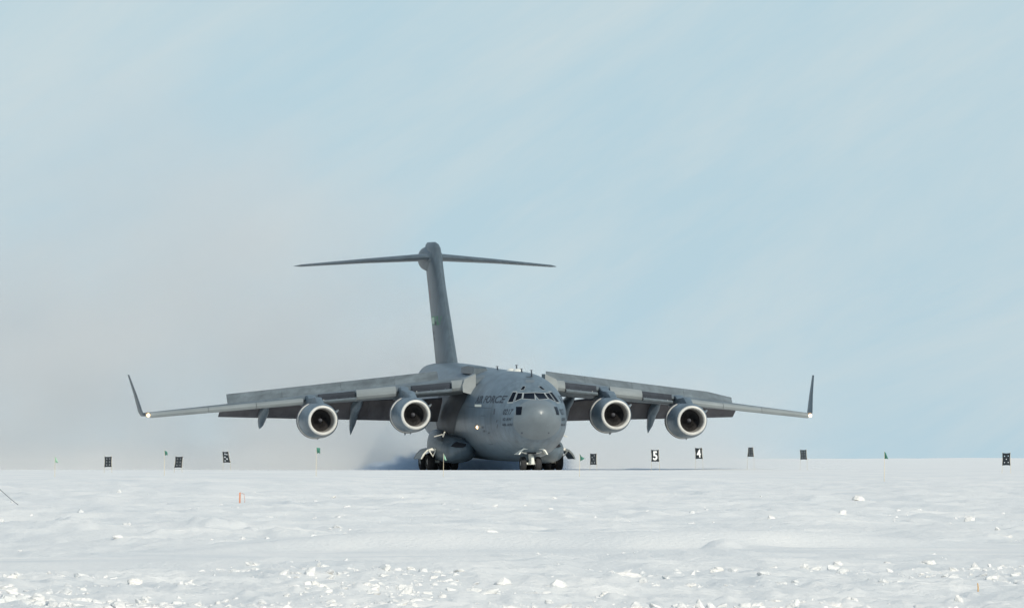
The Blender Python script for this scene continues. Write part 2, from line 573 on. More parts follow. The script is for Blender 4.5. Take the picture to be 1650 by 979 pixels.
def W(x, y):          # window sketch coordinates -> photograph pixels
    return (815 + x * 0.0817, 615 + y * 0.0817)
wins = {
    "cockpit_window": [
        [W(362, 226), W(560, 218), W(572, 344), W(348, 330)],
        [W(236, 222), W(328, 224), W(312, 322), W(186, 376)],
        [W(140, 205), W(212, 205), W(140, 396), W(44, 398)],
        [W(338, 86), W(386, 92), W(362, 150), W(292, 160)],
        [W(205, 490), W(326, 490), W(306, 648), W(205, 650)]]}
def inflate(c, k):
    c = [np.array(p) for p in c]
    m = sum(c) / 4
    return [m + (p - m) * k + (p - m) / np.linalg.norm(p - m) * 0.0 for p in c]
for i, c in enumerate(wins["cockpit_window"]):
    if i != 4:
        decal_from_quadgrid("window_frame", inflate(c, 1.22), M['frame'], fus, 0.008, mirror=True)
    decal_from_quadgrid("cockpit_window" if i < 4 else "lower_window", c, M['glass'], fus, 0.02, mirror=True)

# formation light strip and small panels
decal_from_quadgrid("formation_light", [(765.2, 651), (776, 651.4), (776, 655), (765.2, 655)], M['strip'], fus, 0.015)
for (x0, y0, x1, y1) in [(795, 658, 797.2, 667), (799.5, 676, 801, 680), (800.5, 683, 801.6, 689)]:
    decal_from_quadgrid("service_panel", [(x0 + 1, y0), (x1 + 1, y0), (x1, y1), (x0, y1)], M['mark_soft'], fus, 0.012, n=3)
for (px, py, r) in [(841, 697, 1.3), (778, 688, 1.6), (780.5, 694, 1.6), (788, 697, 1.3), (749, 706, 1.2), (884, 697, 1.1)]:
    decal_from_quadgrid("vent_port", [(px - r, py - r), (px + r, py - r), (px + r, py + r), (px - r, py + r)], M['mark_soft'], fus, 0.012, n=2)
for (px, py, w_, h_) in [(852, 607, 4, 0.8), (854, 614, 7, 2.2)]:
    decal_from_quadgrid("roof_panel", [(px - w_, py - h_), (px + w_, py - h_), (px + w_, py + h_), (px - w_, py + h_)], M['mark_soft'] if h_ < 1 else M['radome'], fus, 0.012, n=3)

def text_on_side(s, y0, y1, z0, z1, side, material, parent, shear=0.0, name="marking"):
    """lettering laid on the fuselage side (-1 starboard, +1 port), reading towards the nose on starboard"""
    cu = bpy.data.curves.new("txt", 'FONT')
    cu.body = s
    cu.resolution_u = 3
    cu.offset = 0.02
    to = bpy.data.objects.new("txt", cu)
    COL.objects.link(to)
    dg = bpy.context.evaluated_depsgraph_get()
    me = bpy.data.meshes.new_from_object(to.evaluated_get(dg))
    co = np.array([v.co[:] for v in me.vertices])
    fs = [tuple(p.vertices) for p in me.polygons]
    bpy.data.objects.remove(to)
    mn, mx_ = co.min(0), co.max(0)
    vs = []
    for c in co:
        a = (c[0] - mn[0]) / (mx_[0] - mn[0])
        b = (c[1] - mn[1]) / (mx_[1] - mn[1])
        yy = (y0 + (y1 - y0) * a)
        zz = z0 + (z1 - z0) * b
        h = bvh.ray_cast(Vector((side * 8, yy, zz)), Vector((-side, 0, 0)))
        if h[0] is None:
            return None
        nn = h[1] if h[1].x * side > 0 else -h[1]
        vs.append(h[0] + nn * 0.016)
    return mesh_obj(name, vs, fs, material, parent, smooth=False, recalc=False)

def y_of(px, py):
    h, n = cast_px(px, py)
    return h.y, h.z
ya, za = y_of(767.5, 644); yb, zb = y_of(814, 643)
text_on_side("AIR FORCE", ya, yb, y_of(800, 649)[1], y_of(800, 637)[1], -1, M['mark'], fus)
text_on_side("AIR FORCE", yb, ya, y_of(800, 649)[1], y_of(800, 637)[1], 1, M['mark'], fus)
def num(s, px0, px1, pyt, pyb, m=M['mark']):
    a = y_of(px0, (pyt + pyb) / 2); b = y_of(px1, (pyt + pyb) / 2)
    zt = y_of((px0 + px1) / 2, pyt)[1]; zb_ = y_of((px0 + px1) / 2, pyb)[1]
    text_on_side(s, a[0], b[0], zb_, zt, -1, m, fus)
    text_on_side(s, b[0], a[0], zb_, zt, 1, m, fus)
num("0217", 811, 825.5, 658.5, 668)
num("62 AW", 810.5, 824.5, 672.5, 677.5)
num("446 AW", 809.5, 826.5, 681.5, 686)

# skin joints and door outlines
def ring_seam(y, w_=0.035):
    rr = [[(p[0] * k, yy, ((p[2] - 4) * k + 4)) for p in fus_ring(yy)] for yy, k in ((y - w_ / 2, 1.0012), (y + w_ / 2, 1.0012))]
    MB().loft(rr, cap=False).build("skin_joint", M['mark_soft'], fus)
for y in (5.3, 9.9, 13.4):
    ring_seam(y)
def side_line(s, pts, w_=0.04):
    vs, fs = [], []
    P = []
    for (a, b) in zip(pts[:-1], pts[1:]):
        for t in np.linspace(0, 1, 8)[:-1]:
            P.append((a[0] + (b[0] - a[0]) * t, a[1] + (b[1] - a[1]) * t))
    P.append(pts[-1])
    for i, (y, z) in enumerate(P):
        q = P[min(i + 1, len(P) - 1)]; r = P[max(i - 1, 0)]
        ty, tz = q[0] - r[0], q[1] - r[1]
        L = math.hypot(ty, tz)
        ny, nz_ = -tz / L * w_ / 2, ty / L * w_ / 2
        for e in (-1, 1):
            h = bvh.ray_cast(Vector((s * 8, y + e * ny, z + e * nz_)), Vector((-s, 0, 0)))
            nn = h[1] if h[1].x * s > 0 else -h[1]
            vs.append(h[0] + nn * 0.01)
    for i in range(len(P) - 1):
        fs.append((2 * i, 2 * i + 1, 2 * i + 3, 2 * i + 2))
    mesh_obj("door_outline", vs, fs, M['mark_soft'], fus)
for s in (-1, 1):
    side_line(s, [(6.6, 1.9), (6.6, 4.0), (7.7, 4.0), (7.7, 1.9), (6.6, 1.9)])
    side_line(s, [(5.4, 4.55), (13.3, 4.7)], 0.03)
# dark panel painting in the shade below each wing root
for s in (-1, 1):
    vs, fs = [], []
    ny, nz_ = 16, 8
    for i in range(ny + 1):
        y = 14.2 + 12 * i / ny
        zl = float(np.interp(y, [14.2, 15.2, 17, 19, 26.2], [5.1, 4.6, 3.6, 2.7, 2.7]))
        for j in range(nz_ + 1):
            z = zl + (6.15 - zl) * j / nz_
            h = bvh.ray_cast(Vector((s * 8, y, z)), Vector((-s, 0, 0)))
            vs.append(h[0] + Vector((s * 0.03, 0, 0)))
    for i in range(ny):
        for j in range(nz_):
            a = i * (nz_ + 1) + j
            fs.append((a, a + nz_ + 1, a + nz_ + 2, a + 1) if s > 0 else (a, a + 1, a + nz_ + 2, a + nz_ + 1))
    mesh_obj("shade_panel", vs, fs, M['root_shade'], fus, recalc=False)
# fuselage side lamps
for s in (-1, 1):
    h = bvh.ray_cast(Vector((s * 8, 9.0, 3.16)), Vector((-s, 0, 0)))
    p = h[0]
    b_ = MB().lathe((p.x - s * 0.02, p.y, p.z), [(-0.16, 0.01), (-0.16, 0.17), (-0.04, 0.19), (0.3, 0.16)], 'y', 16).build("lamp_bezel", M['lampring'], fus)
    MB().lathe((p.x - s * 0.02, p.y, p.z), [(-0.24, 0.005), (-0.22, 0.07), (-0.165, 0.125)], 'y', 16).build("landing_lamp", M['lamp'], fus)

# antennas, roof fittings
for (px, py, y) in [(803, 590, 16.5), (834, 588, 11.5), (858, 596, 6.0), (842, 594, 9.0)]:
    x, z = fit(px, py, y)
    zt = ft(y) - 0.05
    t = 0.022
    poly = [(x - t, y, zt), (x - t, y + 0.6, zt), (x - t, y + 0.62, z), (x - t, y + 0.35, z)]
    a = MB().prism(poly, (2 * t, 0, 0)).build("antenna", M['mark_soft'], fus, smooth=False)
    MB().box((x - 0.08, y + 0.3, z), (x + 0.08, y + 0.66, z + 0.03)).build("antenna_cap", M['mark_soft'], fus, smooth=False)
for (px, y, hw_) in [(823, 12.5, 0.34), (834, 10.8, 0.42)]:
    x, _ = fit(px, 597, y)
    z = ft(y) - 0.1
    mbx = MB()
    mbx.loft([[(x + hw_ * k * math.cos(2 * math.pi * j / 14), y + (i - 3) * 0.25, z + 0.30 * k * max(0, math.sin(2 * math.pi * j / 14))) for j in range(14)]
              for i, k in enumerate([0.2, 0.7, 0.92, 1, 0.92, 0.7, 0.2])])
    mbx.build("white_dome", M['white'], fus)
# dark scoop fairing on the crown
x, _ = fit(774, 596, 19)
MB().loft([[(x - 0.62, y, ft(y) - 0.4), (x - 0.58, y, ft(y) + k), (x + 0.35, y, ft(y) + k - 0.02), (x + 0.55, y, ft(y) - 0.25)] for y, k in ((18.4, 0.06), (18.6, 0.16), (21, 0.2), (24, 0.0))]).build("crown_fairing", M['paint_tail'], fus, smooth=False)

# --- wings
def wLE(x):
    return 14.0 + (x - 3.4) * 0.591
def wLZ(x):
    return 6.60 - 0.097 * x
def wC(x):
    return 10.8 - (x - 3.4) * 0.375
def wT(x):
    return 0.118 - 0.001 * x
AF = [(0, 0), (0.012, 0.17), (0.05, 0.33), (0.12, 0.45), (0.25, 0.53), (0.4, 0.52), (0.55, 0.44), (0.66, 0.35), (0.72, 0.3), (0.85, 0.16), (1.0, 0.02)]
AL = [(1.0, -0.02), (0.85, -0.13), (0.72, -0.26), (0.66, -0.31), (0.55, -0.40), (0.4, -0.46), (0.25, -0.46), (0.12, -0.38), (0.05, -0.26), (0.012, -0.13)]
INC = 0.035
def af_z(x, f, up=True):
    tab = AF if up else sorted([(a, b) for a, b in AL] + [(0, 0)])
    v = np.interp(f, [a for a, b in tab], [b for a, b in tab])
    c = wC(x)
    return wLZ(x) + v * wT(x) * c - INC * f * c
def wing_sec(x, s, cut):
    ring = []
    c = wC(x)
    for (f, v) in AF + AL:
        f2 = min(f, cut)
        up = v > 0 or f == 0
        z = af_z(x, f2, up)
        if f > cut:                       # blunt aft spar: squeeze the remaining points onto its face
            k = (f - cut) / (1 - cut)
            zu, zl = af_z(x, cut, True), af_z(x, cut, False)
            z = (zu + zl) / 2 + (z - (zu + zl) / 2) * (1 - 0.55 * k)
            f2 = cut + 0.002 * k
        ring.append((s * x, wLE(x) + f2 * c, z))
    return ring

def slat_ring(x, s, kind):
    """cross-section of an extended leading-edge slat"""
    y0, z0, k = wLE(x), wLZ(x), 1.0 - 0.3 * (x - 3.4) / 20.8
    if kind == 'full':
        pts = [(-0.02, 0.42), (-0.30, 0.30), (-0.50, 0.06), (-0.52, -0.16), (-0.36, -0.36), (-0.10, -0.44), (-0.12, -0.36), (-0.30, -0.12), (-0.22, 0.14), (0.0, 0.34)]
    elif kind == 'outer':
        pts = [(-0.10, 0.13), (-0.30, 0.08), (-0.48, -0.04), (-0.52, -0.18), (-0.38, -0.38), (-0.10, -0.46), (-0.12, -0.38), (-0.30, -0.16), (-0.22, 0.0), (-0.05, 0.08)]
    else:
        pts = [(-0.62, -0.18), (-0.74, -0.22), (-0.80, -0.32), (-0.74, -0.42), (-0.45, -0.46), (-0.2, -0.44), (-0.4, -0.38), (-0.56, -0.28)]
    return [(s * x, y0 + a * k, z0 + b * k) for a, b in pts]

for s in (-1, 1):
    st = [(1.2, 0.72), (3.4, 0.72), (7.5, 0.72), (10.5, 0.72), (13.9, 0.72), (17, 0.72), (19.55, 0.72), (19.56, 1.0), (22, 1.0), (24.9, 1.0), (25.22, 1.0)]
    wing = MB().loft([wing_sec(x, s, c) for x, c in st]).build("wing", M['paint_wing'], plane)
    wing["label"] = ("starboard" if s < 0 else "port") + " wing with slats, flaps and raised spoilers deployed"
    # slats
    for (a, b, kind) in [(3.45, 4.25, 'full'), (4.3, 6.95, 'open'), (8.05, 10.75, 'full'), (10.8, 13.3, 'open'), (14.4, 17.6, 'outer'), (17.63, 20.9, 'outer'), (20.93, 24.9, 'outer')]:
        MB().loft([slat_ring(x, s, kind) for x in np.linspace(a, b, 4)]).build("slat", M['paint_wing'] if kind == 'open' else M['slat'], wing, angle=30)
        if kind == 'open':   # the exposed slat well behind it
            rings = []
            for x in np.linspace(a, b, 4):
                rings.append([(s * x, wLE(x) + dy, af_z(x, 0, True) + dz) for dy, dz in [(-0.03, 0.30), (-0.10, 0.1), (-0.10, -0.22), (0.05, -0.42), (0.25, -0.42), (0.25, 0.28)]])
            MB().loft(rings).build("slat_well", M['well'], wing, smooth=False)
            for x in np.linspace(a + 0.35, b - 0.35, 3):
                MB().tube([(s * x, wLE(x) + 0.1, wLZ(x) - 0.1), (s * x, wLE(x) - 0.6, wLZ(x) - 0.32)], 0.045, 6).build("slat_track", M['white'] if x > b - 0.6 else M['paint'], wing)
    # spoilers
    for (a, b) in [(4.1, 7.2), (7.215, 11.0), (11.015, 15.2), (15.215, 19.1)]:
        rings = []
        for x in (a, (a + b) / 2, b):
            f = 0.60
            yh, zh = wLE(x) + f * wC(x), af_z(x, f) + 0.02
            L = 1.18 - 0.007 * (x - 4)
            L = L * (0.72 if s > 0 and x == b and b > 19 else 1)
            an = R(47)
            dy, dz = L * math.cos(an), L * math.sin(an)
            nx, nz = -math.sin(an) * 0.05, math.cos(an) * 0.05
            rings.append([(s * x, yh, zh), (s * x, yh + dy, zh + dz), (s * x, yh + dy - nx, zh + dz - nz - 0.01), (s * x, yh - nx * 1.5, zh - 0.1)])
        MB().loft(rings).build("spoiler", M['paint_wing'], wing, smooth=False)
    # flaps: fore flap and main flap, two spans each
    def flap_z(x):
        top = np.interp(x, [3.6, 6.6, 7.6, 13.9, 19.5], [5.40, 5.14, 5.36, 4.96, 4.52])
        bot = np.interp(x, [3.6, 9, 14, 19.5], [3.58, 3.72, 3.82, 3.95])
        return top, bot
    for (a, b) in [(3.62, 8.8), (8.81, 14.0), (14.01, 19.5)]:
        rings_m, rings_f = [], []
        for x in np.linspace(a, b, 5):
            t_, b_ = flap_z(x)
            y0 = wLE(x) + 0.73 * wC(x) + 0.1
            H = t_ - b_
            prof = [(0.02, 0.97), (0.0, 0.90), (0.10, 0.78), (0.42, 0.52), (0.80, 0.22), (1.12, 0.0), (1.14, 0.012), (0.95, 0.25), (0.68, 0.55), (0.38, 0.82), (0.18, 0.98), (0.08, 1.0)]
            rings_m.append([(s * x, y0 + u * (0.9 + 0.75 * H) * 0.9, b_ + v * H) for u, v in prof])
        MB().loft(rings_m).build("flap", M['soot'], wing, angle=50)
    # flap hinge fairings
    for (x, tipz, ln) in [(5.9, 2.55, 1.0), (9.8, 2.62, 1.0), (12.9, 2.75, 1.0), (16.4, 3.05, 0.85)]:
        yl, c = wLE(x), wC(x)
        rows = []
        y_a, y_t = yl + 0.42 * c, yl + 0.73 * c + 2.6 * ln
        zt_a = af_z(x, 0.42, False) + 0.1
        path = [(0, zt_a, 0.02, 0.02), (0.1, zt_a - 0.12, 0.16, 0.16), (0.35, zt_a - 0.34, 0.32, 0.42), (0.6, zt_a - 0.62, 0.34, 0.55), (0.8, (zt_a - 0.62) * 0.5 + tipz * 0.5 + 0.1, 0.26, 0.5), (0.94, tipz * 0.8 + zt_a * 0.2, 0.15, 0.3), (1.0, tipz + 0.06, 0.03, 0.06)]
        for (u, z, w_, h_) in path:
            y = y_a + (y_t - y_a) * u
            rows.append([(s * x + w_ * math.cos(2 * math.pi * k / 14), y, z + h_ * math.sin(2 * math.pi * k / 14)) for k in range(14)])
        MB().loft(rows).build("flap_fairing", M['paint'], wing)
    # winglet
    rows = []
    for u, x, z, y, c, t in [(0, 25.15, 4.0, 27.1, 2.3, 0.22), (0.12, 25.36, 4.3, 27.3, 2.1, 0.15), (0.5, 25.62, 5.6, 28.5, 1.4, 0.10), (1, 25.98, 7.1, 29.9, 0.7, 0.06)]:
        rows.append([(s * (x + t * 0.5 * p), y + c * q, z) for q, p in [(0, 0), (0.06, 0.7), (0.3, 1), (0.65, 0.6), (1, 0.03), (0.65, -0.6), (0.3, -1), (0.06, -0.7)]])
    MB().loft(rows).build("winglet", M['paint_tail'], wing)
    # wing tip landing lamp
    MB().lathe((s * 25.05, 26.6, 4.12), [(-0.16, 0.01), (-0.13, 0.11), (0.0, 0.17), (0.3, 0.18)], 'y', 16).build("lamp_bezel", M['lampring'], wing)
    MB().lathe((s * 25.05, 26.6, 4.08), [(-0.26, 0.01), (-0.24, 0.07), (-0.16, 0.12), (0, 0.12)], 'y', 16).build("landing_lamp", M['lamp'], wing)
    # wing root fillet
    MB().loft([[(s * (2.6 + a), 13.2 + 0.5 * i, z) for a, z in [(0, 5.5), (0.95 - 0.1 * i, 5.75), (1.0, 6.25), (0.85, 6.7), (0, 7.1)]] for i in range(4)]).build("root_fillet", M['slat'], wing)

# --- engines
def engine(s, x, y0, z):
    c = (s * x, y0, z)
    nac = MB().lathe(c, [(0.16, 1.105), (0.45, 1.205), (0.9, 1.275), (1.6, 1.315), (2.6, 1.32), (3.35, 1.285), (3.36, 1.16)], 'y', 56).build("engine", M['paint'], plane)
    MB().lathe(c, [(0.34, 0.875), (0.14, 0.885), (0.05, 0.92), (0.0, 0.975), (0.015, 1.03), (0.06, 1.07), (0.16, 1.105)], 'y', 56).build("intake_lip", M['lip'], nac)
    MB().lathe(c, [(0.34, 0.875), (0.7, 0.86), (1.1, 0.83), (1.45, 0.80), (1.5, 0.80)], 'y', 48).build("intake_duct", M['duct'], nac)
    MB().lathe(c, [(1.5, 0.81), (1.52, 0.0)], 'y', 32).build("fan_case", M['intake'], nac)
    f = MB()
    for k in range(36):
        a = 2 * math.pi * k / 36
        vs = []
        for i, r in enumerate((0.2, 0.5, 0.79)):
            tw = R(20 + 40 * i / 2)
            ch = 0.12 + 0.03 * i
            for e in (-1, 1):
                da = e * ch * math.sin(tw) / r * 0.5
                vs.append((c[0] + r * math.cos(a + da), c[1] + 1.33 + e * ch * math.cos(tw), c[2] + r * math.sin(a + da)))
        f.add(vs, [(0, 1, 3, 2), (2, 3, 5, 4)])
    f.build("fan", M['fan'], nac, smooth=False, recalc=False)
    MB().lathe(c, [(1.0, 0.004), (1.03, 0.05), (1.12, 0.11), (1.25, 0.16), (1.5, 0.19)], 'y', 24).build("spinner", M['spinner'], nac)
    # thrust reverser ring, translated sleeve and core nozzle
    MB().lathe(c, [(3.37, 1.13), (3.75, 1.12)], 'y', 48).build("reverser_cascade", M['well'], nac)
    MB().lathe(c, [(3.60, 1.20), (3.56, 1.30), (3.62, 1.335), (3.70, 1.335)], 'y', 48).build("reverser_rim", M['lip'], nac)
    MB().lathe(c, [(3.72, 1.10), (3.71, 1.34), (3.85, 1.37), (4.6, 1.27), (5.4, 1.05), (5.42, 0.98)], 'y', 48).build("reverser_sleeve", M['soot'], nac)
    MB().lathe(c, [(5.3, 1.0), (5.9, 0.78), (6.7, 0.56), (6.72, 0.5), (6.2, 0.4), (7.2, 0.05)], 'y', 32).build("core_nozzle", M['fan'], nac)
    # pylon
    yl, zl = wLE(x), wLZ(x)
    prof = [(y0 + 0.9, z + 1.22), (y0 + 1.3, z + 1.42), (y0 + 2.2, z + 1.72), (yl - 1.2, zl + 0.05), (yl - 0.4, zl + 0.30), (yl + 0.4, zl + 0.32), (yl + 1.4, zl + 0.1), (yl + 4.2, af_z(x, 0.4, False) + 0.05), (yl + 3.0, z + 1.1), (y0 + 5.6, z + 0.85), (y0 + 4.6, z + 0.95), (y0 + 2.6, z + 1.2)]
    rings = []
    for t, k in ((-0.30, 0.86), (-0.24, 0.97), (0, 1.0), (0.24, 0.97), (0.30, 0.86)):
        cy = sum(p[0] for p in prof) / len(prof); cz = sum(p[1] for p in prof) / len(prof)
        rings.append([(c[0] + t, cy + (p[0] - cy) * k, cz + (p[1] - cz) * k) for p in prof])
    MB().loft(rings).build("pylon", M['paint'], nac, angle=35)
    # strake on the cowl and drain mast
    MB().prism([(c[0] + 1.18, y0 + 0.9, z + 0.55), (c[0] + 1.15, y0 + 2.0, z + 0.60), (c[0] + 1.50, y0 + 2.0, z + 0.78), (c[0] + 1.42, y0 + 1.5, z + 0.72)], (-0.02, 0, 0.04)).build("cowl_strake", M['slat'], nac, smooth=False)
    MB().prism([(c[0] - 0.02, y0 + 2.2, z - 1.28), (c[0] - 0.02, y0 + 2.6, z - 1.28), (c[0] - 0.02, y0 + 2.55, z - 1.45)], (0.04, 0, 0)).build("drain_mast", M['mark_soft'], nac, smooth=False)
    return nac
for s in (-1, 1):
    engine(s, 7.5, 10.7, 4.08)
    engine(s, 13.86, 14.3, 3.67)

# --- fin, bullet fairing and tailplane
AFT = [(0, 0), (0.015, 0.34), (0.06, 0.62), (0.15, 0.88), (0.3, 1.0), (0.5, 0.85), (0.75, 0.45), (1, 0.04)]
def sym_ring(y, z, c, t):
    up = [(t / 2 * v, y + c * f, z) for f, v in AFT]
    dn = [(-t / 2 * v, y + c * f, z) for f, v in reversed(AFT[1:])]
    return up + dn
rows = []
for z, y, c, t in [(7.2, 37.7, 8.1, 1.28), (8.2, 38.5, 7.9, 1.2), (11, 40.9, 7.2, 1.06), (14, 43.4, 6.6, 0.92), (16.2, 45.1, 6.3, 0.92), (16.75, 45.6, 5.7, 0.86), (17.05, 46.1, 4.9, 0.66), (17.22, 46.9, 3.4, 0.3)]:
    rows.append(sym_ring(y, z, c, t))
fin = MB().loft(rows).build("fin", M['paint_tail'], plane)
rows = []
for y, r, zc, k in [(45.4, 0.05, 16.1, 1), (46.0, 0.5, 16.05, 1), (47.2, 0.62, 16.0, 1.25), (49, 0.70, 15.98, 1.45), (51, 0.62, 16.0, 1.4), (52.4, 0.4, 16.05, 1.2), (53.0, 0.06, 16.1, 1)]:
    rows.append([(r * math.cos(2 * math.pi * j / 28), y, zc + r * k * math.sin(2 * math.pi * j / 28)) for j in range(28)])
MB().loft(rows).build("bullet_fairing", M['paint_tail'], fin)
for s in (-1, 1):
    rows = []
    for x, y, z, c, t in [(0.2, 46.2, 16.05, 5.6, 0.62), (1.0, 46.5, 16.04, 5.3, 0.56), (5, 48.2, 15.80, 3.8, 0.36), (9.6, 50.2, 15.46, 2.2, 0.18), (10.0, 50.6, 15.42, 1.7, 0.06)]:
        up = [(s * x, y + c * f, z + t / 2 * v) for f, v in AFT]
        dn = [(s * x, y + c * f, z - t / 2 * v) for f, v in reversed(AFT[1:])]
        rows.append(up + dn)
    MB().loft(rows).build("tailplane", M['paint_tail'], plane)
# markings on the fin
fin_bvh = BVHTree.FromPolygons([v.co.copy() for v in fin.data.vertices], [tuple(p.vertices) for p in fin.data.polygons])
def fin_mark(name, y0, y1, z0, z1, material, slope=0.0, off=0.012):
    for s in (-1, 1):
        n = 6
        vs, fs, ok = [], [], True
        for i in range(n + 1):
            for j in range(3):
                y = y0 + (y1 - y0) * i / n
                z = z0 + (z1 - z0) * j / 2
                h = fin_bvh.ray_cast(Vector((s * 5, y, z)), Vector((-s, 0, 0)))
                if h[0] is None:
                    ok = False
                    break
                vs.append(h[0] + Vector((s * off, 0, 0)))
        if not ok:
            continue
        for i in range(n):
            for j in range(2):
                a = i * 3 + j
                fs.append((a, a + 3, a + 4, a + 1))
        mesh_obj(name, vs, fs, material, fin)
fin_mark("tail_band", 41.8, 47.6, 10.92, 11.60, M['green'])
fin_mark("tail_band_panel", 44.2, 47.3, 11.02, 11.50, M['palegreen'], off=0.02)
fin_mark("tail_lettering", 43.0, 44.0, 10.90, 11.18, M['mark'], off=0.02)
fin_mark("tail_flag", 47.4, 48.0, 12.95, 13.65, M['red'])
fin_mark("tail_number", 45.2, 46.4, 9.75, 10.0, M['mark'])
fin_mark("tail_number", 45.1, 46.3, 10.2, 10.45, M['mark'])

# --- main gear sponsons
sp_trees = {}
for s in (-1, 1):
    rows = []
    for y, hw_, hh, zc, xc in [(14.3, 0.05, 0.05, 1.62, 3.1), (14.5, 0.5, 0.4, 1.6, 3.15), (15.1, 0.9, 0.68, 1.50, 3.25), (16.3, 1.22, 0.90, 1.47, 3.32), (18, 1.34, 0.98, 1.48, 3.36), (21, 1.36, 1.02, 1.56, 3.32), (24, 1.25, 1.1, 1.85, 3.2), (27, 0.9, 0.95, 2.1, 3.0), (30, 0.3, 0.4, 2.6, 2.7)]:
        ring = []
        for k in range(32):
            a = 2 * math.pi * k / 32
            c_, s_ = math.cos(a), math.sin(a)
            ring.append((s * (xc + hw_ * math.copysign(abs(c_) ** 0.85, c_)), y, zc + hh * math.copysign(abs(s_) ** 0.85, s_)))
        rows.append(ring)
    m_ = MB().loft(rows)
    spn = m_.build("gear_sponson", M['paint'], plane)
    # ram air inlet: a framed dark mouth set into the nose of the sponson
    tr = BVHTree.FromPolygons([Vector(v) for v in m_.v], m_.f)
    inlet = [(-0.62, 0.02), (-0.42, 0.30), (-0.1, 0.52), (0.12, 0.40), (0.60, 0.30), (0.52, 0.02), (0.25, -0.12), (-0.3, -0.10)]
    def on_skin(dx, dz):
        h = tr.ray_cast(Vector((s * (3.62 - dx * 0.9), 5, 1.72 + dz * 0.8)), Vector((0, 1, 0)))
        return h[0] + Vector((0, -0.10, 0))
    n = len(inlet)
    cx = sum(p[0] for p in inlet) / n; cz = sum(p[1] for p in inlet) / n
    def mouth(k0, ks):
        vs = [on_skin(cx + (a - cx) * k, cz + (b - cz) * k) for k in ks for a, b in inlet]
        fs = [(r * n + i, r * n + (i + 1) % n, (r + 1) * n + (i + 1) % n, (r + 1) * n + i) for r in range(len(ks) - 1) for i in range(n)]
        return vs, fs
    vs, fs = mouth(0, (1.0, 0.75, 0.5, 0.25))
    vs.append(on_skin(cx, cz)); fs += [(3 * n + i, 3 * n + (i + 1) % n, 4 * n) for i in range(n)]
    mesh_obj("ram_air_inlet", vs, fs, M['intake'], spn, smooth=False)
    edge_pts = [on_skin(*inlet[k % n]) for k in range(n + 1)]
    MB().tube(edge_pts, 0.035, 6).build("inlet_lip", M['paint'], spn)
    # fuselage underside fairing between the sponson and the hull is the hull itself
    # open gear door: curved shell hinged on the sponson
    rows = []
    arc = [(4.65, 1.60), (5.0, 1.64), (5.35, 1.52), (5.64, 1.22), (5.84, 0.86), (5.80, 0.82), (5.59, 1.16), (5.31, 1.45), (4.98, 1.56), (4.65, 1.51)]
    for y in (18.6, 21.8):
        rows.append([(s * x, y, z) for x, z in arc])
    door = MB().loft(rows).build("gear_door", M['paint'], spn, smooth=False)
    edge = [(4.65, 1.53), (5.0, 1.57), (5.33, 1.46), (5.60, 1.17), (5.80, 0.82)]
    MB().tube([(s * x, 18.55, z) for x, z in edge], [0.05, 0.07, 0.07, 0.08, 0.05], 6).build("door_edge", M['white'], door)
    MB().tube([(s * 4.68, 18.5, 1.50), (s * 4.92, 18.5, 1.02), (s * 5.22, 18.5, 1.46)], 0.06, 6).tube([(s * 4.66, 18.5, 1.52), (s * 5.24, 18.5, 1.48)], 0.08, 6).build("door_bracket", M['white'], door)
    # white linkage on top of the sponson
    lk = [fit(699.5, 703, 17.5), fit(713, 699.5, 17.0), fit(716.5, 695.5, 16.6), fit(714, 703, 16.8), fit(706.5, 708, 16.4)]
    g = MB()
    g.tube([(s * -lk[0][0], 17.5, lk[0][1]), (s * -lk[1][0], 17.0, lk[1][1])], 0.045, 6)
    g.tube([(s * -lk[3][0], 16.9, lk[3][1]), (s * -lk[2][0], 16.6, lk[2][1])], 0.06, 6)
    g.build("door_linkage", M['white'], spn)

def tyre(parent, x, y, r, w, hubm=True):
    pr = []
    for a, k in [(-w / 2, 0.55), (-w / 2, 0.82), (-w * 0.42, 0.94), (-w * 0.28, 0.99), (0, 1.0), (w * 0.28, 0.99), (w * 0.42, 0.94), (w / 2, 0.82), (w / 2, 0.55)]:
        pr.append((a, k * r))
    t = MB().lathe((x, y, r - 0.01), pr, 'x', 28).build("tyre", M['rubber'], parent)
    MB().lathe((x, y, r - 0.01), [(-w * 0.45, 0.0), (-w * 0.45, 0.2 * r), (-w * 0.36, 0.56 * r), (w * 0.36, 0.56 * r), (w * 0.45, 0.2 * r), (w * 0.45, 0)], 'x', 20).build("wheel_hub", M['hub'], parent)
for s in (-1, 1):
    g = MB().tube([(s * 3.9, 20.2, 2.4), (s * 3.9, 20.2, 0.75)], 0.2, 12).tube([(s * 3.9, 23.4, 2.4), (s * 3.9, 23.4, 0.75)], 0.2, 12)
    g.tube([(s * 2.9, 20.2, 0.64), (s * 5.0, 20.2, 0.64)], 0.12, 10).tube([(s * 2.9, 23.4, 0.64), (s * 5.0, 23.4, 0.64)], 0.12, 10)
    gear = g.build("main_gear", M['white'], plane)
    for y in (20.2, 23.4):
        for x in (3.05, 3.95, 4.85):
            tyre(gear, s * x, y, 0.64, 0.52)
